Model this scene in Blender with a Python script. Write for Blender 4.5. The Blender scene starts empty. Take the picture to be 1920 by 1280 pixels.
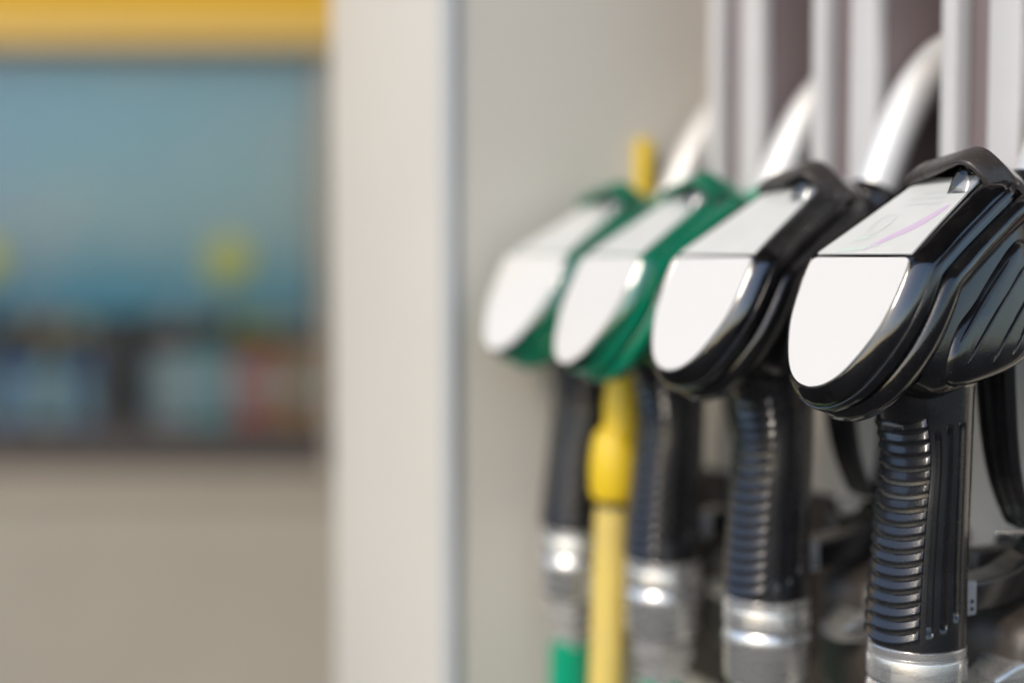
import bpy, bmesh, math, random
from mathutils import Vector, Matrix
random.seed(7)
R = math.radians
S = bpy.context.scene
COL = S.collection

# ------------------------------------------------------------------ camera, sky, sun, exposure
CAM_Z = 1.2
cd = bpy.data.cameras.new('camera'); cam = bpy.data.objects.new('camera', cd); COL.objects.link(cam)
cam.location = (0, 0, CAM_Z); cam.rotation_euler = (R(90 - 3.43), 0, 0)
cd.lens = 50; cd.sensor_width = 36; cd.clip_start = 0.02; cd.clip_end = 500
cd.dof.use_dof = True; cd.dof.focus_distance = 0.655; cd.dof.aperture_fstop = 1.7
S.camera = cam

SUN_EL, SUN_AZ = R(38), R(218)          # azimuth clockwise from +Y: from behind the camera, on its left
w = bpy.data.worlds.new('World'); S.world = w; w.use_nodes = True
nt = w.node_tree; nt.nodes.clear()
sky = nt.nodes.new('ShaderNodeTexSky'); sky.sky_type = 'NISHITA'; sky.sun_disc = False
sky.sun_elevation = SUN_EL; sky.sun_rotation = SUN_AZ; sky.dust_density = 1.5; sky.air_density = 1.0; sky.ozone_density = 1.0
bg = nt.nodes.new('ShaderNodeBackground'); bg.inputs[1].default_value = 0.15
wo = nt.nodes.new('ShaderNodeOutputWorld')
nt.links.new(sky.outputs[0], bg.inputs[0]); nt.links.new(bg.outputs[0], wo.inputs[0])
sd = bpy.data.lights.new('sun', 'SUN'); sd.energy = 1.3; sd.angle = R(12); sd.color = (1.0, .90, .76)
so = bpy.data.objects.new('sun', sd); COL.objects.link(so)
sdir = Vector((math.sin(SUN_AZ) * math.cos(SUN_EL), math.cos(SUN_AZ) * math.cos(SUN_EL), math.sin(SUN_EL)))
so.rotation_euler = sdir.to_track_quat('Z', 'Y').to_euler(); so.location = sdir * 10
S.view_settings.view_transform = 'Standard'; S.view_settings.look = 'None'
S.view_settings.exposure = 0.68; S.view_settings.gamma = 1

# ------------------------------------------------------------------ materials
def mat(name, col, rough=.5, metal=0, coat=0, var=.0, vscale=30, bump=0, bscale=400, dust=0, dustcol=(.30, .25, .20), rvar=0, stretch=None, spec=.5):
    m = bpy.data.materials.new(name); m.use_nodes = True
    t = m.node_tree; L = t.links; b = t.nodes['Principled BSDF']
    b.inputs['Base Color'].default_value = (*col, 1); b.inputs['Roughness'].default_value = rough
    b.inputs['Metallic'].default_value = metal; b.inputs['Coat Weight'].default_value = coat
    b.inputs['Coat Roughness'].default_value = .08; b.inputs['Specular IOR Level'].default_value = spec
    tc = t.nodes.new('ShaderNodeTexCoord'); src = tc.outputs['Object']
    if stretch:
        mp = t.nodes.new('ShaderNodeMapping'); mp.inputs['Scale'].default_value = stretch
        L.new(src, mp.inputs[0]); src = mp.outputs[0]
    cur = None
    if var:
        n = t.nodes.new('ShaderNodeTexNoise'); n.inputs['Scale'].default_value = vscale; n.inputs['Detail'].default_value = 6
        L.new(src, n.inputs['Vector'])
        mx = t.nodes.new('ShaderNodeMix'); mx.data_type = 'RGBA'
        mx.inputs[6].default_value = (*[c * (1 - var) for c in col], 1); mx.inputs[7].default_value = (*[min(1, c * (1 + var)) for c in col], 1)
        L.new(n.outputs[0], mx.inputs[0]); cur = mx.outputs[2]
    if dust:
        n = t.nodes.new('ShaderNodeTexNoise'); n.inputs['Scale'].default_value = 38; n.inputs['Detail'].default_value = 9; n.inputs['Roughness'].default_value = .7
        L.new(src, n.inputs['Vector'])
        r = t.nodes.new('ShaderNodeMapRange'); r.inputs[1].default_value = .5; r.inputs[2].default_value = .85; r.inputs[4].default_value = dust
        L.new(n.outputs[0], r.inputs[0])
        n2 = t.nodes.new('ShaderNodeTexVoronoi'); n2.inputs['Scale'].default_value = 420; L.new(src, n2.inputs['Vector'])
        r2 = t.nodes.new('ShaderNodeMapRange'); r2.inputs[1].default_value = .17; r2.inputs[2].default_value = .06; r2.inputs[4].default_value = dust * 1.6
        L.new(n2.outputs['Distance'], r2.inputs[0])
        ad = t.nodes.new('ShaderNodeMath'); ad.operation = 'MAXIMUM'; L.new(r.outputs[0], ad.inputs[0]); L.new(r2.outputs[0], ad.inputs[1])
        mx = t.nodes.new('ShaderNodeMix'); mx.data_type = 'RGBA'
        if cur: L.new(cur, mx.inputs[6])
        else: mx.inputs[6].default_value = (*col, 1)
        mx.inputs[7].default_value = (*dustcol, 1); L.new(ad.outputs[0], mx.inputs[0]); cur = mx.outputs[2]
    if cur: L.new(cur, b.inputs['Base Color'])
    if rvar:
        n = t.nodes.new('ShaderNodeTexNoise'); n.inputs['Scale'].default_value = 55; n.inputs['Detail'].default_value = 8
        L.new(src, n.inputs['Vector'])
        r = t.nodes.new('ShaderNodeMapRange'); r.inputs[1].default_value = .3; r.inputs[2].default_value = .7
        r.inputs[3].default_value = max(.02, rough - rvar); r.inputs[4].default_value = rough + rvar
        L.new(n.outputs[0], r.inputs[0]); L.new(r.outputs[0], b.inputs['Roughness'])
    if bump:
        n = t.nodes.new('ShaderNodeTexNoise'); n.inputs['Scale'].default_value = bscale; n.inputs['Detail'].default_value = 4
        L.new(src, n.inputs['Vector'])
        bp = t.nodes.new('ShaderNodeBump'); bp.inputs['Strength'].default_value = bump; bp.inputs['Distance'].default_value = .0006
        L.new(n.outputs[0], bp.inputs['Height']); L.new(bp.outputs[0], b.inputs['Normal'])
    return m

def clear_mat(name, tint, a):
    m = bpy.data.materials.new(name); m.use_nodes = True; t = m.node_tree; t.nodes.clear()
    tr = t.nodes.new('ShaderNodeBsdfTransparent'); tr.inputs[0].default_value = (*tint, 1)
    gl = t.nodes.new('ShaderNodeBsdfGlossy'); gl.inputs['Roughness'].default_value = .09
    fr = t.nodes.new('ShaderNodeFresnel'); fr.inputs[0].default_value = 1.5
    ad = t.nodes.new('ShaderNodeMath'); ad.operation = 'ADD'; ad.inputs[1].default_value = a; ad.use_clamp = True
    mx = t.nodes.new('ShaderNodeMixShader'); o = t.nodes.new('ShaderNodeOutputMaterial')
    t.links.new(fr.outputs[0], ad.inputs[0]); t.links.new(ad.outputs[0], mx.inputs[0])
    t.links.new(tr.outputs[0], mx.inputs[1]); t.links.new(gl.outputs[0], mx.inputs[2]); t.links.new(mx.outputs[0], o.inputs[0])
    return m

M = {}
M['black'] = mat('black_plastic', (.006, .006, .0075), .18, coat=.7, bump=.12, bscale=900, dust=.09, rvar=.07, spec=.55)
M['grip'] = mat('black_grip', (.009, .009, .011), .26, coat=.8, bump=.2, bscale=1600, dust=.03, rvar=.06, spec=.55)
M['rubber'] = mat('black_rubber', (.040, .034, .031), .32, bump=.3, bscale=1200, dust=.16, rvar=.08)
M['green'] = mat('green_plastic', (.0, .30, .16), .22, coat=.7, bump=.2, bscale=900, dust=.05, rvar=.06)
M['greenrub'] = mat('green_rubber', (.0, .12, .06), .4, bump=.3, bscale=900, dust=.08)
M['label'] = mat('white_label', (.665, .65, .625), .35, coat=.25, var=.015, vscale=60)
M['clear'] = clear_mat('clear_plastic_rim', (.84, .84, .86), .07)
M['alu'] = mat('aluminium', (.74, .735, .73), .27, metal=.85, bump=.06, bscale=300, rvar=.06, stretch=(1, 1, 6))
M['spout'] = mat('spout_metal', (.76, .75, .735), .46, metal=.5, bump=.2, bscale=700, rvar=.08)
M['clip'] = mat('grey_clip', (.33, .33, .34), .45, var=.1)
M['hole'] = mat('dark_hole', (.01, .01, .01), .8)
M['yellow'] = mat('yellow_rubber', (.72, .50, .02), .38, bump=.2, rvar=.06)
M['paint'] = mat('light_grey_paint', (.57, .545, .495), .42, var=.05, vscale=6, bump=.1)
M['strip'] = mat('pale_aluminium_strip', (.58, .57, .58), .38, var=.04, bump=.1)
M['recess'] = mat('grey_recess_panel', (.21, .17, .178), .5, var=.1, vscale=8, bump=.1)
M['trim'] = mat('blue_grey_trim', (.40, .415, .43), .5, var=.05)
M['concrete'] = mat('asphalt', (.055, .055, .055), 1.0, var=.2, vscale=3, bump=.4, bscale=60, spec=.1)
M['wall'] = mat('beige_render', (.315, .285, .235), .8, var=.08, vscale=4, bump=.4, bscale=90)
M['tan'] = mat('tan_sill', (.31, .27, .215), .6, var=.08, vscale=8)
M['fascia'] = mat('yellow_fascia', (.62, .36, .012), .45, var=.08, vscale=3)
M['cream'] = mat('cream_strip', (.60, .42, .13), .5, var=.05)
M['frame'] = mat('dark_brown_frame', (.045, .036, .032), .5, var=.1)
M['railgrey'] = mat('grey_brown_rail', (.28, .25, .22), .5, var=.1)
M['yellowold'] = mat('weathered_yellow_hose', (.66, .50, .13), .42, var=.15, vscale=14, bump=.3, dust=.2, rvar=.06)
M['labelup'] = mat('reflection_tinted_label', (.66, .675, .66), .28, coat=.5, var=.10, vscale=42)  # reflected haze painted into the upper label as a mottled green-grey tint
M['shelf'] = mat('grey_shelf', (.12, .12, .125), .5, var=.1)
M['glass'] = clear_mat('window_glass', (.95, .97, .97), .0)
M['magenta'] = mat('faded_magenta_print', (.60, .47, .63), .3)
M['greyprint'] = mat('faded_grey_print', (.58, .60, .585), .3)
M['greenprint'] = mat('faded_green_print', (.58, .66, .61), .3)

# ------------------------------------------------------------------ helpers
def finish(name, bm, m, parent=None, ang=35, data_only=False):
    bmesh.ops.recalc_face_normals(bm, faces=bm.faces)
    me = bpy.data.meshes.new(name); bm.to_mesh(me); bm.free()
    for p in me.polygons: p.use_smooth = True
    me.set_sharp_from_angle(angle=R(ang))
    for mm in (m if isinstance(m, (list, tuple)) else [m]): me.materials.append(mm)
    o = bpy.data.objects.new(name, me); COL.objects.link(o)
    if parent: o.parent = parent
    return o

def thing(name, label, cat, loc=(0, 0, 0), rz=0, group=None):
    o = bpy.data.objects.new(name, None); COL.objects.link(o)
    o.location = loc; o.rotation_euler = (0, 0, rz); o.empty_display_size = .05
    return tag(o, label, cat, group)

def tag(o, label, cat, group=None):
    o['label'] = label; o['category'] = cat
    if group: o['group'] = group
    return o

def struct(o): o['kind'] = 'structure'; return o

def copy_tree(o, parent=None):
    c = o.copy(); COL.objects.link(c)
    if parent: c.parent = parent
    for ch in list(o.children): copy_tree(ch, c)
    return c

def loft(bm, rings, cap0=True, cap1=True, closed=True):
    vs = [[bm.verts.new(p) for p in r] for r in rings]
    n = len(vs[0])
    for a, b in zip(vs, vs[1:]):
        for i in range(n if closed else n - 1):
            j = (i + 1) % n
            bm.faces.new((a[i], a[j], b[j], b[i]))
    if cap0: bm.faces.new(vs[0][::-1])
    if cap1: bm.faces.new(vs[-1])
    return vs

def box(bm, x0, x1, y0, y1, z0, z1, bev=0, seg=2):
    r = bmesh.ops.create_cube(bm, size=1)
    for v in r['verts']:
        v.co = Vector(((x0 + x1) / 2 + v.co.x * (x1 - x0), (y0 + y1) / 2 + v.co.y * (y1 - y0), (z0 + z1) / 2 + v.co.z * (z1 - z0)))
    if bev:
        es = list({e for v in r['verts'] for e in v.link_edges})
        bmesh.ops.bevel(bm, geom=es, offset=bev, segments=seg, affect='EDGES', profile=.6)

def boxobj(name, m, parent, x0, x1, y0, y1, z0, z1, bev=0):
    bm = bmesh.new(); box(bm, x0, x1, y0, y1, z0, z1, bev); return finish(name, bm, m, parent)

def lathe(bm, prof, cx=0, cy=0, n=64, cap=True, flats=None):
    rings = []
    for r, z in prof:
        rings.append([(cx + r * math.cos(2 * math.pi * i / n), cy + r * math.sin(2 * math.pi * i / n), z) for i in range(n)])
    return loft(bm, rings, cap, cap)

def spline(pts, n):
    P = [Vector(p) for p in pts]; P = [P[0] * 2 - P[1]] + P + [P[-1] * 2 - P[-2]]
    out = []
    m = len(P) - 3
    for k in range(n + 1):
        t = k / n * m; i = min(int(t), m - 1); f = t - i
        a, b, c, d = P[i:i + 4]
        out.append(.5 * ((2 * b) + (c - a) * f + (2 * a - 5 * b + 4 * c - d) * f * f + (3 * b - a - 3 * c + d) * f ** 3))
    return out

def tube(bm, pts, rad, n=20, k=40, sec=None, side=Vector((0, 1, 0))):
    """sweep a circle (or section sec(i) -> list of (a,b)) along a smooth path"""
    C = spline(pts, k); rings = []
    for i, c in enumerate(C):
        t = (C[min(i + 1, k)] - C[max(i - 1, 0)]).normalized()
        s = (side - t * side.dot(t)).normalized(); u = t.cross(s)
        f = i / k
        if sec: sc = sec(f)
        else:
            r = rad(f) if callable(rad) else rad
            sc = [(r * math.cos(2 * math.pi * j / n), r * math.sin(2 * math.pi * j / n)) for j in range(n)]
        rings.append([c + s * a + u * b for a, b in sc])
    loft(bm, rings)

def rrect(w, h, r, k=4):
    out = []
    for cx, cy, a0 in ((w - r, h - r, 0), (-w + r, h - r, 90), (-w + r, -h + r, 180), (w - r, -h + r, 270)):
        for i in range(k + 1):
            a = R(a0 + 90 * i / k); out.append((cx + r * math.cos(a), cy + r * math.sin(a)))
    return out

def interp(tab, x):
    if x <= tab[0][0]: return tab[0][1]
    for (a, p), (b, q) in zip(tab, tab[1:]):
        if x <= b:
            t = (x - a) / (b - a); return p + (q - p) * t
    return tab[-1][1]

def smooth(tab, x):
    """Catmull-Rom through a table"""
    if x <= tab[0][0]: return tab[0][1]
    if x >= tab[-1][0]: return tab[-1][1]
    i = max(k for k in range(len(tab) - 1) if tab[k][0] <= x)
    (x1, y1), (x2, y2) = tab[i], tab[i + 1]
    x0, y0 = tab[i - 1] if i else (2 * x1 - x2, 2 * y1 - y2)
    x3, y3 = tab[i + 2] if i + 2 < len(tab) else (2 * x2 - x1, 2 * y2 - y1)
    m1 = (y2 - y0) / (x2 - x0); m2 = (y3 - y1) / (x3 - x1); h = x2 - x1; t = (x - x1) / h
    return (2 * t**3 - 3 * t * t + 1) * y1 + (t**3 - 2 * t * t + t) * h * m1 + (-2 * t**3 + 3 * t * t) * y2 + (t**3 - t * t) * h * m2

# ------------------------------------------------------------------ where things stand
YAW = R(28)
ROW0 = Vector((.1944, .682, 0))                  # nearest nozzle (handle axis)
STEP = Vector((-.0512, .0963, 0))                # to the next one along the dispenser
def row(back, along, z=0):                        # dispenser coordinates -> world
    X = Vector((math.cos(YAW), math.sin(YAW), 0)); Y = Vector((-math.sin(YAW), math.cos(YAW), 0))
    return ROW0 + X * back + Y * along + Vector((0, 0, z))
PITCH = STEP.length

# ------------------------------------------------------------------ ground
g = bmesh.new(); bmesh.ops.create_grid(g, x_segments=4, y_segments=4, size=150)
struct(finish('ground', g, M['concrete']))

# ------------------------------------------------------------------ fuel dispenser cabinet (local: x = back, y = along the row)
disp = thing('fuel_dispenser', 'light grey fuel dispenser with vertical ribs and a wide end pillar behind the nozzles', 'fuel pump', row(0, 0), YAW)
FX = .095                                          # front plane of the facade behind the handle axis
Z0, Z1 = .12, 2.1
END = 3 * PITCH + .050                             # inner face of the pillar
NEAR = -.052
boxobj('lower_panel', M['paint'], disp, FX + .012, FX + .40, NEAR, END, Z0, CAM_Z - .035, .004)
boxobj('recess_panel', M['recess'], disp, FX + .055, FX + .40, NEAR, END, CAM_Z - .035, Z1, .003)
boxobj('plinth', M['frame'], disp, FX + .05, FX + .38, NEAR + .02, END + .2, 0, Z0)
boxobj('end_panel', M['paint'], disp, FX - .002, FX + .40, NEAR - .012, NEAR - .001, Z0, Z1, .003)
for i in range(0, 4):
    c = i * PITCH + PITCH / 2                      # divider between two nozzles, along the row
    if c > END: continue
    # a channel profile: narrow lip, dark web, wide lip
    bm = bmesh.new(); box(bm, FX - .004, FX + .009, c + .014, c + .026, CAM_Z - .034, Z1, .003)
    dv = finish('divider', bm, M['strip'], disp)
    boxobj('wide_lip', M['strip'], dv, FX - .002, FX + .009, c - .029, c - .006, CAM_Z - .034, Z1, .004)
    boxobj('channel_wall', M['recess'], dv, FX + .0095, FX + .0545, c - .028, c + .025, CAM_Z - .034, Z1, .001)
PX = -.067                                         # pillar outer face
pil = boxobj('end_pillar', M['paint'], disp, PX, FX + .40, END, END + .235, .02, Z1 + .2, .008)
bm = bmesh.new(); box(bm, PX - .003, PX + .006, END - .003, END + .014, .05, Z1 + .1, .005, 3); finish('corner_trim', bm, M['trim'], disp)
bm = bmesh.new(); box(bm, FX - .013, FX - .002, END - .010, END - .0005, CAM_Z + .02, CAM_Z + .086, .003); finish('edge_strip', bm, M['yellow'], disp)

# ------------------------------------------------------------------ nozzles
ZB = .19                                           # the Empty sits at the foot of the handle
mm = .001
AX = -39.
DL = (-.445, -.8955)                                 # down the lower face
DU = (.835, .550)                                  # up the sloping upper face
BD = (.90, -.436)                                  # direction the head is pushed back
def F(u, v, p=0, h=0):
    """point on the bent front face of the head; u lateral, v up the face, p pushed back, h proud of the face"""
    k = 4.0
    up = .5 * (v + math.sqrt(v * v + k)) ; dn = .5 * (-v + math.sqrt(v * v + k))
    x = AX + up * DU[0] + dn * DL[0]; z = up * DU[1] + dn * DL[1] + .3
    t = min(1, max(0, v / 6 + .5))
    nx = (1 - t) * -.8955 + t * -.55; nz = (1 - t) * .445 + t * .835
    x += p * BD[0] + h * nx; z += p * BD[1] + h * nz
    return Vector((x * mm, u * mm, z * mm + ZB))
OUT = [(-69, 0), (-68.3, 6), (-66, 12), (-62, 17.8), (-56, 22.8), (-47, 27.8), (-36, 32.2), (-25, 34.5), (-12, 35.2), (0, 34.6), (20, 31.2), (45, 28.2), (62, 26.4), (69, 23.4), (72, 18), (73, 0)]
def outline(e=0, n=60):
    pts = []
    vs = []
    for a, b in zip(OUT, OUT[1:]):
        k = 4 if b[0] - a[0] < 9 else 6
        vs += [a[0] + (b[0] - a[0]) * i / k for i in range(k)]
    vs.append(OUT[-1][0])
    half = [(max(0, interp(OUT, v)) if (v < -60 or v > 62) else smooth(OUT, v), v) for v in vs]
    full = half + [(-u, v) for u, v in reversed(half[1:-1])]
    m = len(full); res = []
    for i in range(m):
        (ux, vx), (uy, vy) = full[i - 1], full[(i + 1) % m]
        tx, ty = uy - ux, vy - vx; l = math.hypot(tx, ty) or 1
        res.append((full[i][0] + e * ty / l, full[i][1] - e * tx / l))
    # the table runs up the +u side: outward normal is (+dv, -du)
    return res
def plate(bm, tab, v0, v1, h0, h1, rows=26, cols=6):
    grid = []
    for i in range(rows + 1):
        f = i / rows
        v = v0 + (v1 - v0) * (.5 - .5 * math.cos(math.pi * f))
        wv = max(.05, smooth(tab, v))
        grid.append([(wv * (2 * j / cols - 1), v) for j in range(cols + 1)])
    for h in (h0, h1):
        vs = [[bm.verts.new(F(u, v, 0, h)) for u, v in r] for r in grid]
        for a, b in zip(vs, vs[1:]):
            for j in range(cols): bm.faces.new((a[j], a[j + 1], b[j + 1], b[j]))
        if h == h0: lo = vs
    per = lambda g: [r[0] for r in g] + g[-1][1:] + [r[-1] for r in reversed(g[:-1])] + g[0][1:-1][::-1]
    a, b = per(lo), per(vs)
    for i in range(len(a)):
        j = (i + 1) % len(a); bm.faces.new((a[i], a[j], b[j], b[i]))

def lean(z): return 1.10 - .30 * min(1, max(0, (z + 60) / 105))
def sect(x, wd, zt, zb, n=44, ex=3.2, xs=0):
    out = []
    for i in range(n):
        a = 2 * math.pi * i / n; c, s = math.cos(a), math.sin(a)
        y = wd * math.copysign(abs(c) ** (2 / ex), c); z = (zt + zb) / 2 + (zt - zb) / 2 * math.copysign(abs(s) ** (2 / ex), s)
        y *= lean(z)
        out.append(Vector(((x + xs * (z - (zt + zb) / 2)) * mm, y * mm, z * mm + ZB)))
    return out

FRONT = [(-187, 23.5), (-180, 23.4), (-165, 22.6), (-145, 21.2), (-120, 19.2), (-106, 17.6), (-97, 17.2), (-88, 18.4), (-78, 21.5), (-70, 25), (-60, 28)]
def hand(phi, z, d=0):
    """handle surface: phi 0 = front (away from the dispenser), + = viewer side"""
    f = smooth(FRONT, z); bk = 22.; lat = 21.5 + 1.2 * max(0, (-z - 150) / 37)
    cx = 3.0 * (z + 187) / 120
    c, s = math.cos(phi), math.sin(phi)
    e = 2 / 2.25
    ax = f if c > 0 else bk
    x = -(ax + d) * math.copysign(abs(c) ** e, c); y = -(lat + d) * math.copysign(abs(s) ** e, s)
    return Vector(((x + cx) * mm, y * mm, z * mm + ZB))

def build_nozzle(kind):
    bodym, lipm, hosem = (M['black'], M['rubber'], M['rubber']) if kind == 'black' else (M['green'], M['greenrub'], M['green'])
    t = bpy.data.objects.new('fuel_nozzle', None); COL.objects.link(t); t.empty_display_size = .03
    # --- body: flanged head following the outline of the face, and the valve housing behind it
    bm = bmesh.new()
    prof = [(-1.4, 1.2), (1.6, 5.4), (2.6, 8.6), (4.9, 9.2), (5.2, 10), (5.0, 13.4), (2.4, 14.6), (1.0, 15.2), (1.0, 18.0), (3.0, 19.2), (4.4, 21), (4.6, 25.5), (3.6, 28.5), (0, 33), (-5, 38)]
    rings = [[F(u, v, p) for u, v in outline(e)] for e, p in prof]
    vs = loft(bm, rings, False, False)
    def fill(ring):
        n = len(ring); h = n // 2
        for i in range(h):
            a, b = ring[i], ring[i + 1]; c, d = ring[(n - i - 1) % n], ring[(n - i) % n]
            q = [a, b, c, d]; u = []
            for x in q:
                if x not in u: u.append(x)
            if len(u) > 2:
                try: bm.faces.new(u)
                except ValueError: pass
    fill(vs[0]); fill(vs[-1])
    secs = [(-26, 27, -22, -62), (-14, 29.5, -4, -68), (0, 30.2, 16, -66.5), (14, 30.2, 34, -62), (24, 30, 46, -58), (32, 29.6, 49, -55), (42, 28.5, 45, -51), (54, 26.5, 38.5, -45), (66, 23.5, 33, -36), (77, 19.5, 28, -24), (86, 14, 20, -10), (89, 8, 12, -2)]
    dense = []
    for k in range(len(secs) - 1):
        for j in range(3):
            x = secs[k][0] + (secs[k + 1][0] - secs[k][0]) * j / 3
            dense.append((x,) + tuple(smooth([(q[0], q[m]) for q in secs], x) for m in (1, 2, 3)))
    dense.append(secs[-1])
    loft(bm, [sect(*d) for d in dense])
    body = finish('body', bm, bodym, t, 40)
    # raised side pad and its slanted ridges, on both sides
    for sgn in (-1, 1):
        bm = bmesh.new()
        Q = [(-15, -57), (-15, -50), (-14, -43), (-11, -36), (-7, -30), (1, -22), (10, -12), (20, -2), (28, 5), (36, 9), (47, 7), (56, -1), (60, -12), (57, -26), (48, -40), (36, -49), (20, -55.5), (2, -59.5), (-8, -60)]
        C = spline([(a, 0, b) for a, b in Q + Q[:1]], 64)[:-1]
        cen = sum((Vector(c) for c in C), Vector()) / len(C)
        rr = []
        for ins, h in ((0, 22), (0, 28.5), (.8, 29.8), (2.0, 30.9), (4.0, 31.8), (7, 32.1), (14, 32.3)):
            ring = []
            for c in C:
                dv = (cen - c); q = c + dv.normalized() * min(ins, dv.length * .8)
                taper = max(0, q.x - 30) * .13 + max(0, -46 - q.z) * .2
                ring.append(Vector((q.x * mm, sgn * (h - taper) * lean(q.z) * mm, q.z * mm + ZB)))
            rr.append(ring)
        loft(bm, rr)
        pad = finish('side_pad', bm, bodym, body, 50)
        for (x0, z0, x1, z1) in ((-8.5, -39, 25, -2), (-5, -49, 36, -4), (11, -49, 43, -13), (24, -46, 48, -19)):
            bm = bmesh.new()
            def yy(x): return sgn * (32.25 - max(0, x - 30) * .13) * lean(z0 + (x - x0) / (x1 - x0) * (z1 - z0))
            tube(bm, [(x0 * mm, yy(x0) * mm, z0 * mm + ZB), ((x0 + x1) / 2 * mm, yy((x0 + x1) / 2) * mm, ((z0 + z1) / 2 + 1.0) * mm + ZB), (x1 * mm, yy(x1) * mm, z1 * mm + ZB)],
                 lambda f: .00085 * max(.25, min(1, f * 14, (1 - f) * 14)), 8, 20)
            finish('side_ridge', bm, bodym, pad, 60)
    # fuel spout
    bm = bmesh.new()
    tube(bm, [(63 * mm, 0, 8 * mm + ZB), (77 * mm, 0, 40 * mm + ZB), (92 * mm, 0, 71 * mm + ZB), (108 * mm, 0, 96 * mm + ZB), (127 * mm, 0, 114 * mm + ZB), (150 * mm, 0, 125 * mm + ZB)], .0126, 32, 60)
    finish('spout', bm, M['spout'], t)
    bm = bmesh.new()
    tube(bm, [(60 * mm, 0, 4 * mm + ZB), (67 * mm, 0, 19 * mm + ZB), (75.5 * mm, 0, 37 * mm + ZB)], lambda f: 0.0165 if f < .9 else .0155 - (f - .9) * .008, 32, 20)
    finish('spout_collar', bm, bodym, t)
    # clear rim round the labels
    bm = bmesh.new()
    rp = [(-2.2, .6), (-.9, -.5), (.2, .1), (3.4, 4.2), (4.2, 6), (4.4, 9.0)]
    loft(bm, [[F(u, v, p) for u, v in outline(e)] for e, p in rp], False, False)
    finish('clear_rim', bm, M['clear'], t, 60)
    # the two white label plates: lower shield and sloping upper plate
    LW = [(-67, 0), (-66.2, 5.5), (-64, 11), (-60, 16.4), (-54, 21.2), (-46, 25.8), (-36, 30.1), (-25, 32.4), (-12, 33.2), (-4, 32.9), (-2, 32.1), (-1.0, 30)]
    if kind == 'green':
        LW = [(v * 1.075 if v < -1 else v, u * 1.05) for v, u in LW]
    bm = bmesh.new(); plate(bm, LW, LW[0][0], -1.0, -.4, .5 if kind == 'black' else 1.0, 40)
    finish('label_plate', bm, M['label'], t, 40)
    UW = [(1.2, 31.6), (2.5, 31.8), (20, 28.4), (45, 24), (62, 21), (68, 19.2)]
    bm = bmesh.new(); plate(bm, UW, 1.2, 68, -.4, .5, 16)
    up = finish('label_plate', bm, M['labelup'], t, 40)
    # clear end lump swelling up under the hood
    bm = bmesh.new(); rings = []
    for v, k in ((52, .25), (55, .55), (59, .85), (64, 1), (72, 1)):
        rings.append([F(-17 + 8.2 * math.cos(a) * (.75 + .25 * k), v, 0, max(-1.5, (1 + 8.2 * math.sin(a)) * k)) for a in (2 * math.pi * j / 24 for j in range(24))])
    loft(bm, rings); finish('clear_end', bm, M['clear'], t, 50)
    # rubber hood strapped over the top end, slit once across
    for part in (0, 1):
        prof = [(24.3, -3), (25, 0), (24.2, 4), (21, 6.8), (16.5, 7.9), (12, 8.7), (10.9, 8.9)] if part else [(10.2, 9.0), (0, 10.8), (-9, 12.5), (-16.5, 13.4), (-22.6, 11), (-26.6, 5), (-28, -2), (-28.2, -9)]
        rings = []
        inner = []
        P = [Vector((a, b)) for a, b in prof]
        P = [Vector((q.x, q.y)) for q in spline([(q.x, q.y, 0) for q in P], 28)]
        n = len(P)
        for i, q in enumerate(P):
            tn = (P[min(i + 1, n - 1)] - P[max(i - 1, 0)]).normalized()
            nn = Vector((tn.y, -tn.x))
            if nn.dot(q - Vector((0, -6))) > 0: nn = -nn
            inner.append(q + nn * interp([(-14, 3.2), (12, 5.6)], q.x))
        bm = bmesh.new()
        def hoodpt(q, v, lift=0):
            # the strap runs up the slope and then bends down behind the head
            over = max(0, v - 74)
            c = F(q.x, min(v, 74), 0, q.y)
            return c + Vector((over * .95, 0, -over * .55)) * mm + Vector((0, 0, lift * mm))
        vsn = [(60.5, 1.1), (61.0, .45), (62, 0), (66, 0), (70, 0), (75, 0), (80, .2), (86, 1.2), (92, 3)]
        for v, sh in vsn:
            o_ = [q + (a - q) * min(1, sh / 3.4) for q, a in zip(P, inner)]
            i_ = [a + (q - a) * min(.5, sh / 3.4) for q, a in zip(P, inner)]
            rings.append([hoodpt(q, v) for q in o_] + [hoodpt(q, v) for q in reversed(i_)])
        loft(bm, rings)
        finish('hood', bm, lipm, t, 45)
    # little latch tab under the chin
    bm = bmesh.new(); box(bm, -52 * mm, -44 * mm, -3.5 * mm, 3.5 * mm, ZB - 76 * mm, ZB - 70 * mm, .0018, 3)
    finish('latch_tab', bm, M['clip'], t)
    # --- handle
    bm = bmesh.new()
    zs = [-187, -186, -184] + [-183 + i * 1.5 for i in range(0, 82)]
    N = 220; rings = []
    for z in zs:
        ring = []
        for i in range(N):
            ph = 2 * math.pi * i / N
            d = -.8 if z < -186.5 else 0
            a = math.degrees(ph); a = a if a < 180 else a - 360
            for c0, z0, z1 in ((62, -178, -83), (80, -176, -80), (97, -172, -78)):
                k = min(1, max(0, (4.6 - abs(abs(a) - c0)) / 1.0)) * min(1, max(0, (z - z0) / 2)) * min(1, max(0, (z1 - z) / 2))
                d -= 1.7 * k
            if abs(a) < 51: d -= .5 * min(1, (51 - abs(a)) / 2)
            ring.append(hand(ph, z, d))
        rings.append(ring)
    loft(bm, rings)
    hd = finish('handle', bm, M['grip'], t, 30)
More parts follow.
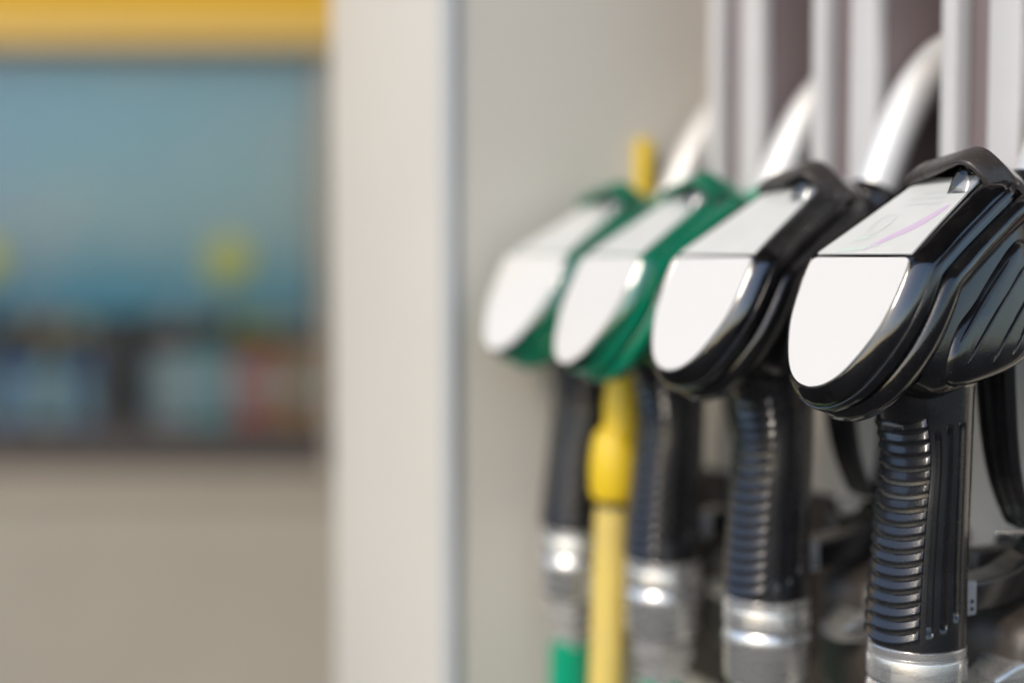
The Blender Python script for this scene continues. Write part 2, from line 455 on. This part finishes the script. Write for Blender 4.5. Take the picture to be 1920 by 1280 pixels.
    for k in range(17):
        zc = -81.5 - k * 6.12
        bm = bmesh.new(); rings = []
        for i in range(29):
            a = -48.5 + 97 * i / 28; ph = R(a)
            tp = min(1, (48.5 - abs(a)) / 2.5)
            ring = []
            for dz, d in ((-2.4, -1.4), (-2.35, .8), (-2.0, 1.4), (-1.2, 1.5), (-.8, 1.1), (1.7, .55), (2.3, 0), (2.4, -1.4)):
                b = hand(ph, zc, 0)
                z = zc + dz + .48 * (b.x / mm + 24) - 2.8
                ring.append(hand(ph, z, d * (.45 + .55 * tp)))
            rings.append(ring)
        loft(bm, rings)
        finish('grip_rib', bm, M['grip'], hd, 40)
    # --- metal swivel and hose
    zb = lambda z: z * mm + ZB
    bm = bmesh.new(); lathe(bm, [(.0205, zb(-186.4)), (.0229, zb(-186.6)), (.0234, zb(-187.2)), (.0234, zb(-190.6)), (.0230, zb(-191)), (.0230, zb(-191.6)), (.0236, zb(-192)), (.0238, zb(-192.6)), (.0238, zb(-202.2)), (.0232, zb(-203)), (.0200, zb(-203.2)), (.0200, zb(-204.4))], n=72)
    ring_ = finish('swivel_ring', bm, M['alu'], t, 30)
    for a in (20, 105, 190, 290):
        r = bmesh.new(); box(r, .0225, .0241, -.0030, .0030, zb(-201.5), zb(-193), .0005)
        bmesh.ops.rotate(r, verts=r.verts, cent=(0, 0, 0), matrix=Matrix.Rotation(R(a), 3, 'Z'))
        finish('ring_lug', r, M['alu'], ring_)
    bm = bmesh.new(); lathe(bm, [(.0198, zb(-204)), (.0226, zb(-204.6)), (.0238, zb(-206.6)), (.0242, zb(-209)), (.0242, zb(-212)), (.0236, zb(-214)), (.0236, zb(-230)), (.0226, zb(-233)), (.0195, zb(-234))], n=64)
    finish('swivel_body', bm, M['alu'], t, 30)
    bm = bmesh.new(); lathe(bm, [(.0196, zb(-233.5)), (.0208, zb(-235)), (.0208, zb(-247)), (.0196, zb(-248.5)), (.0172, zb(-249)), (.0172, zb(-266))], n=6)
    finish('hex_nut', bm, M['alu'], t, 20)
    bm = bmesh.new()
    tube(bm, [(0, 0, zb(-262)), (0, 0, zb(-330)), (-.004, .002, zb(-480)), (-.006, .0, zb(-680)), (.03, .006, zb(-840)), (.09, .01, zb(-880)), (.16, .01, zb(-870))], .0158, 24, 60)
    finish('hose', bm, hosem, t)
    # --- trigger: fluted lever hanging behind the handle
    bm = bmesh.new(); rings = []
    path = spline([(47 * mm, 0, zb(-44)), (49 * mm, 0, zb(-66)), (52 * mm, 0, zb(-90)), (57 * mm, 0, zb(-112)), (66 * mm, 0, zb(-132)), (71 * mm, 0, zb(-138))], 36)
    for i, c in enumerate(path):
        f = i / 36; wd = 12.6 - 4.5 * f ** 1.6; th = 4.2 - 1.6 * f
        if f > .93: wd *= .55 + .45 * (1 - f) / .07; th *= .6 + .4 * (1 - f) / .07
        ring = []
        m_ = 26
        for j in range(m_ + 1):
            y = -1 + 2 * j / m_
            flute = 1.5 * (math.exp(-((y - .34) / .15) ** 2) + math.exp(-((y + .34) / .15) ** 2)) * (1 if .04 < f < .92 else 0)
            edge = (1 - abs(y) ** 5)
            ring.append(Vector((c.x + (-th * edge + flute) * mm, y * wd * mm, c.z)))
        for j in range(m_ + 1):
            y = 1 - 2 * j / m_; ring.append(Vector((c.x + (2.0 + th * .5 * (1 - abs(y) ** 4)) * mm, y * wd * .985 * mm, c.z)))
        rings.append(ring)
    loft(bm, rings)
    tr = finish('trigger', bm, M['black'], t, 50)
    bm = bmesh.new(); tube(bm, [(48 * mm, -.004, zb(-137)), (60 * mm, -.003, zb(-138.5)), (84 * mm, 0, zb(-140))], .0011, 10, 10)
    finish('latch_rod', bm, M['alu'], tr)
    # --- trigger guard, its clip on the handle
    bm = bmesh.new()
    sec = rrect(.0095, .0068, .0022)
    sec = [(a, b) for a, b in sec]
    def gsec(f): return rrect(.0095, .0075 - .004 * min(1, max(0, (f - .3) / .3)), .0018)
    tube(bm, [(22 * mm, 0, zb(-166.5)), (40 * mm, 0, zb(-166)), (62 * mm, 0, zb(-162)), (82 * mm, 0, zb(-148)), (92 * mm, 0, zb(-122)), (93 * mm, 0, zb(-85)), (88 * mm, 0, zb(-50)), (76 * mm, 0, zb(-20))], 0, 0, 60, sec=gsec)
    gd = finish('trigger_guard', bm, M['black'], t, 40)
    bm = bmesh.new(); box(bm, 18 * mm, 29 * mm, -10.6 * mm, 10.6 * mm, zb(-175), zb(-158), .0016, 3)
    cl = finish('guard_clip', bm, M['clip'], t)
    for a in (21.4, 25.4):
        for z in (-171.5, -167.8):
            bm = bmesh.new()
            bmesh.ops.create_cone(bm, cap_ends=True, segments=14, radius1=.0011, radius2=.0009, depth=.0006, matrix=Matrix.Translation((a * mm, -10.75 * mm, zb(z))) @ Matrix.Rotation(R(90), 4, 'X'))
            finish('clip_hole', bm, M['hole'], cl)
    return t, up

GROUP = 'fuel nozzles hanging in a row on the dispenser'
blackn, blackup = build_nozzle('black')
greenn, greenup = build_nozzle('green')
n_far_black = copy_tree(blackn); n_far_green = copy_tree(greenn)
for o, i, yaw, lab in ((blackn, 0, 28, 'nearest black fuel nozzle, in sharp focus, with faded magenta print on its sloping label'),
                       (n_far_black, 1, 30, 'black fuel nozzle with plain white labels, standing between the sharp nozzle and the green ones'),
                       (greenn, 2, 26, 'green fuel nozzle directly behind the blurred black nozzle, right of the yellow hose'),
                       (n_far_green, 3, 34, 'farthest green fuel nozzle with green hose, left of the yellow hose')):
    p = row(0, i * PITCH); o.location = (p.x + (.0025, -.002, .002, .003)[i], p.y, CAM_Z - ZB); o.rotation_euler = (0, R((0, 0, .5, 2.2)[i]), R(yaw)); tag(o, lab, 'fuel nozzle', GROUP)
# faded print on the nearest sloping label
bm = bmesh.new()
def ribbon(bm, pts, h=.62, up=.12):
    P = spline([(u, v, wd) for u, v, wd in pts], 24); lo = []; 
    rows = []
    for i, p in enumerate(P):
        q = P[min(i + 1, 24)] - P[max(i - 1, 0)]; l = math.hypot(q.x, q.y) or 1
        nx, ny = -q.y / l * p.z, q.x / l * p.z
        rows.append([bm.verts.new(F(p.x + nx, p.y + ny, 0, h)), bm.verts.new(F(p.x - nx, p.y - ny, 0, h))])
    for a, b in zip(rows, rows[1:]): bm.faces.new((a[0], a[1], b[1], b[0]))
ribbon(bm, [(2, 4, 1.0), (-6, 14, 2.4), (-14, 24, 3.2), (-19, 36, 2.2), (-20.5, 42, .8)]); finish('printed_swoosh', bm, M['magenta'], blackup)
bm = bmesh.new()
ribbon(bm, [(10 + 5.5 * math.cos(R(a)), 26 + 9 * math.sin(R(a)), .55) for a in range(0, 361, 30)]); finish('printed_ring', bm, M['greyprint'], blackup)
bm = bmesh.new()
for v, a, b in ((44, -14, 9), (49, -12, 11), (54, -14, 6)): ribbon(bm, [(a, v, 1.0), ((a + b) / 2, v, 1.2), (b, v, 1.0)])
finish('printed_lines', bm, M['greyprint'], blackup)
bm = bmesh.new()
ribbon(bm, [(20, 3.5, 1.4), (8, 5, 1.8), (-4, 8, 1.2)]); ribbon(bm, [(18, 12, 1.2), (12, 14, 1.6), (5, 16, .8)], .63); finish('printed_wave', bm, M['greenprint'], blackup)

# --- holster cradle under each nozzle, fixed to the dispenser
def cradle(parent, y):
    bm = bmesh.new(); rings = []
    prof = [(FX + .014, .030, -172, -262), (.085, .029, -174, -262), (.068, .027, -176, -260), (.056, .024, -181, -254), (.050, .018, -190, -246)]
    for x, wd, zt, zb_ in prof:
        rings.append([Vector((x, y + p[0], CAM_Z + ((zt + zb_) / 2) * mm + p[1])) for p in rrect(wd, (zt - zb_) / 2 * mm, min(wd, .014), 5)])
    loft(bm, rings)
    c = finish('nozzle_cradle', bm, M['rubber'], parent, 40)
    boxobj('back_plate', M['frame'], c, FX + .004, FX + .0115, y - .043, y + .043, CAM_Z - .305, CAM_Z - .150, .004)
    boxobj('cradle_arm', M['rubber'], c, .062, FX + .005, y + .018, y + .032, CAM_Z - .172, CAM_Z - .152, .004)
    bm = bmesh.new(); rings = []
    for x, wd, z0, z1 in ((.066, .013, -196, -216), (.048, .012, -199, -215), (.036, .010, -205, -214)):
        rings.append([Vector((x, y - .010 + p[0], CAM_Z + (z0 + z1) / 2 * mm + p[1])) for p in rrect(wd, (z0 - z1) / 2 * mm, .003, 3)])
    loft(bm, rings); finish('latch_tongue', bm, M['alu'], c, 40)
    return c
for i in range(4): cradle(disp, i * PITCH)

# --- yellow hose hanging between the two green nozzles
yh = thing('hose', 'yellow hose with swollen coupler and black joint hanging between the two green nozzles', 'hose', row(-.011, 3 * PITCH - .069, .0), YAW)
def yp(x, y, z): return (x, y, CAM_Z + z)
bm = bmesh.new(); tube(bm, [yp(.111, .018, .01), yp(.085, .018, -.02), yp(.045, .008, -.055), yp(.014, .002, -.080), yp(.008, 0, -.11), yp(.004, 0, -.135)], .0122, 24, 40); finish('upper_hose', bm, M['yellow'], yh)
bm = bmesh.new(); lathe(bm, [(.006, CAM_Z - .108), (.0125, CAM_Z - .112), (.0150, CAM_Z - .121), (.0164, CAM_Z - .132), (.0164, CAM_Z - .148), (.0145, CAM_Z - .155), (.007, CAM_Z - .158)], cx=.003, n=32); finish('coupler', bm, M['yellow'], yh)
bm = bmesh.new(); lathe(bm, [(.0085, CAM_Z - .156), (.0085, CAM_Z - .165)], cx=.002, n=24); finish('joint', bm, M['rubber'], yh)
bm = bmesh.new(); tube(bm, [yp(.002, 0, -.1615), yp(.0, 0, -.20), yp(-.003, 0, -.30), yp(-.006, 0, -.45), yp(-.006, 0, -.75), yp(.0, 0, -1.0), yp(.10, 0, -1.06)], .0118, 24, 60); finish('lower_hose', bm, M['yellowold'], yh)

# ------------------------------------------------------------------ shop far behind on the left
D = 3.7
shop = thing('shop_building', 'beige shop front with yellow fascia and wide display window behind the pumps', 'shop', (-1.2, D, 0))
def sb(name, m, x0, x1, y0, y1, z0, z1, bev=0, parent=None):
    return boxobj(name, m, parent or shop, x0 + 1.2, x1 + 1.2, y0 - D, y1 - D, z0, z1, bev)
WX0, WX1, WZ0, WZ1 = -2.6, -.475, .635, 1.758
sb('wall', M['wall'], -3.6, 2.6, D, D + .2, 0, WZ0 - .0)
sb('wall', M['wall'], WX1, 2.6, D, D + .2, WZ0, 2.6)
sb('wall', M['wall'], -3.6, WX0, D, D + .2, WZ0, 2.6)
sb('wall', M['wall'], WX0, WX1, D, D + .2, WZ1, 2.6)
sb('wall', M['wall'], -3.6, 2.6, D + 1.6, D + 1.8, 0, 2.6)
sb('roof', M['shelf'], -3.7, 2.7, D - .0, D + 1.9, 2.6, 2.75)
fa = sb('fascia', M['fascia'], -3.6, 2.6, D - .025, D - .002, WZ1 + .035, 2.55, .01)
sb('fascia_strip', M['cream'], -3.6, 2.6, D - .03, D - .003, WZ1 - .02, WZ1 + .034, .004, fa)
sb('sill', M['tan'], WX0 - .02, WX1 + .03, D - .014, D - .001, WZ0 - .07, WZ0 - .003, .006)
wf = sb('window_frame', M['frame'], WX0, WX1, D + .03, D + .09, WZ0 + .001, WZ0 + .112, .004)
sb('frame_rail', M['railgrey'], WX0, WX1, D + .03, D + .09, WZ1 - .03, WZ1 - .001, .004, wf)
sb('frame_stile', M['railgrey'], WX1 - .025, WX1 - .001, D + .03, D + .09, WZ0 + .113, WZ1 - .031, .004, wf)
sb('frame_stile', M['railgrey'], WX0 + .001, WX0 + .03, D + .03, D + .09, WZ0 + .113, WZ1 - .031, .004, wf)
sb('pane', M['glass'], WX0 + .03, WX1 - .025, D + .055, D + .062, WZ0 + .112, WZ1 - .03, 0, wf)

# board blending from blue to teal across the upper window
def board_mat():
    m = bpy.data.materials.new('blue_teal_board'); m.use_nodes = True; t = m.node_tree; L = t.links; b = t.nodes['Principled BSDF']
    b.inputs['Roughness'].default_value = .6; b.inputs['Specular IOR Level'].default_value = .2
    tc = t.nodes.new('ShaderNodeTexCoord'); sp = t.nodes.new('ShaderNodeSeparateXYZ'); L.new(tc.outputs['Object'], sp.inputs[0])
    r = t.nodes.new('ShaderNodeMapRange'); r.inputs[1].default_value = -.6; r.inputs[2].default_value = .6; L.new(sp.outputs[0], r.inputs[0])
    cr = t.nodes.new('ShaderNodeValToRGB'); e = cr.color_ramp.elements
    e[0].color = (.06, .36, .72, 1); e[1].color = (.30, .62, .72, 1); e.new(.45).color = (.14, .55, .74, 1)
    L.new(r.outputs[0], cr.inputs[0])
    n = t.nodes.new('ShaderNodeTexNoise'); n.inputs['Scale'].default_value = 2.6; L.new(tc.outputs['Object'], n.inputs['Vector'])
    r2 = t.nodes.new('ShaderNodeMapRange'); r2.inputs[1].default_value = .5; r2.inputs[2].default_value = .75; r2.inputs[4].default_value = .4; L.new(n.outputs[0], r2.inputs[0])
    mx = t.nodes.new('ShaderNodeMix'); mx.data_type = 'RGBA'; mx.inputs[7].default_value = (.60, .64, .63, 1)
    L.new(cr.outputs[0], mx.inputs[6]); L.new(r2.outputs[0], mx.inputs[0]); L.new(mx.outputs[2], b.inputs['Base Color'])
    return m
bm = bmesh.new(); box(bm, -.75, .62, -.006, .006, -.385, .324, .003)
po = finish('window_board', bm, board_mat()); po.location = (-1.15, D + .14, 1.43); po['kind'] = 'thing'; del po['kind']
tag(po, 'large blue and teal board filling the upper shop window', 'window_board')
# shelf unit in the window
sh = thing('display_shelf', 'dark shelf unit with a thick brown post low in the shop window', 'shelf', (-1.15, D + .29, 0))
SZ = (.735, .985)
for z in SZ: boxobj('shelf_board', M['shelf'], sh, -.75, .64, -.10, .12, z - .015, z, .002)
boxobj('post', M['frame'], sh, .005, .135, -.13, .0, 0, 1.135, .004)
boxobj('back_panel', M['shelf'], sh, -.75, .64, .125, .145, 0, 1.03, .002)
for x in (-.75, .62): boxobj('side_panel', M['shelf'], sh, x - .02, x + .0, -.09, .12, 0, 1.02, .002) if x < 0 else boxobj('side_panel', M['shelf'], sh, x + .02, x + .04, -.09, .12, 0, 1.02, .002)
cols = {'blue': (.10, .20, .42), 'pale blue': (.28, .38, .52), 'orange': (.50, .20, .07), 'brown': (.26, .14, .10), 'yellow': (.55, .42, .06), 'grey': (.34, .35, .34), 'red': (.40, .11, .08), 'teal': (.14, .30, .31), 'tan': (.45, .36, .24), 'dark': (.05, .05, .05)}
for k, c in cols.items(): M['p_' + k] = mat('carton_' + k.replace(' ', '_'), c if k == 'dark' else tuple(min(.85, q * 2.1) for q in c), .5, var=.25, vscale=18)
def product(x, z, wd, h, col, label, kind='carton'):
    bm = bmesh.new()
    if kind == 'bottle':
        r = wd / 2; lathe(bm, [(r * .9, z), (r, z + .006), (r, z + h * .62), (r * .75, z + h * .74), (r * .33, z + h * .82), (r * .33, z + h)], n=20)
    else:
        box(bm, -wd / 2, wd / 2, -.04, .04, z, z + h, .003)
    o = finish(kind, bm, M['p_' + col]); o.location = (x, D + .27, 0)
    if kind == 'bottle':
        bm = bmesh.new(); lathe(bm, [(r * .42, z + h * .93), (r * .42, z + h + .006)], n=16); finish('cap', bm, M['p_grey'], o)
        bm = bmesh.new(); lathe(bm, [(r * 1.01, z + h * .18), (r * 1.01, z + h * .52)], n=20, cap=False); finish('wrap', bm, M['p_pale blue'], o)
    else:
        boxobj('front_panel', M['p_' + random.choice(('grey', 'tan', 'pale blue'))], o, -wd * .3, wd * .3, -.0425, -.0402, z + h * .35, z + h * .7)
    return tag(o, label, kind)
for k, (c, lab) in enumerate((('blue', 'dark blue bottle at the left end of the lower shelf, third from the brown post'), ('pale blue', 'pale blue bottle between two dark blue bottles on the lower window shelf'), ('blue', 'dark blue bottle right against the brown post on the lower window shelf'))):
    product(-1.40 + k * .112, SZ[0], .094, .215, c, lab, 'bottle')['group'] = 'bottles on the lower shelf left of the post'
for k, (c, lab) in enumerate((('dark', 'black carton at the left end of the upper window shelf'), ('orange', 'orange carton on the upper window shelf between a black and a tan one'), ('tan', 'tan carton on the upper window shelf just left of the brown post'))):
    product(-1.40 + k * .108, SZ[1], .09, (.08, .11, .095)[k], c, lab)
for k, c in enumerate(('grey', 'teal', 'red', 'orange')):
    product(-.955 + k * .117, SZ[0], .105, (.20, .21, .20, .205)[k], c, {'grey': 'large grey carton on the lower window shelf beside the brown post', 'teal': 'large teal carton on the lower shelf beside the grey one', 'red': 'large red carton on the lower shelf beside the teal one', 'orange': 'large orange carton at the right end of the lower shelf'}[c])
for k, c in enumerate(('brown', 'dark', 'yellow', 'grey')):
    o = product(-.955 + k * .117, SZ[1], .10, (.09, .08, .11, .085)[k], c, {'brown': 'brown carton on the upper window shelf right of the post', 'dark': 'black carton on the upper window shelf right of the post', 'yellow': 'yellow carton on the upper window shelf near its right end', 'grey': 'small grey carton at the right end of the upper window shelf'}[c])
def sign(x, z, label):
    t = thing('price_sign', label, 'sign', (x, D + .115, z))
    bm = bmesh.new(); bmesh.ops.create_cone(bm, cap_ends=True, segments=32, radius1=.062, radius2=.062, depth=.006, matrix=Matrix.Rotation(R(90), 4, 'X'))
    finish('disc', bm, M['p_yellow'], t); boxobj('stem', M['shelf'], t, -.004, .004, -.001, .005, -.20, -.063)
sign(-.76, 1.19, 'round yellow sign above the shelf right of the brown post')
sign(-1.42, 1.19, 'round yellow sign above the shelf left of the brown post')

# ------------------------------------------------------------------ unseen roof over the pumps, added so its edge and underside mirror in the plastic
M['added_canopy'] = mat('added_canopy_panel', (.34, .29, .25), .6, var=.05)
cn = thing('added_canopy', 'unseen flat roof on two square columns, added for its reflections in the nozzles', 'added_canopy', (2.6, 1.0, 0))
boxobj('added_canopy_slab', M['added_canopy'], cn, -4.2, 5.5, -3.6, 4.6, 4.3, 4.9, .02)
for x in (.9, 4.4): boxobj('added_column', M['paint'], cn, x - .15, x + .15, 1.55, 1.85, 0, 4.3, .01)
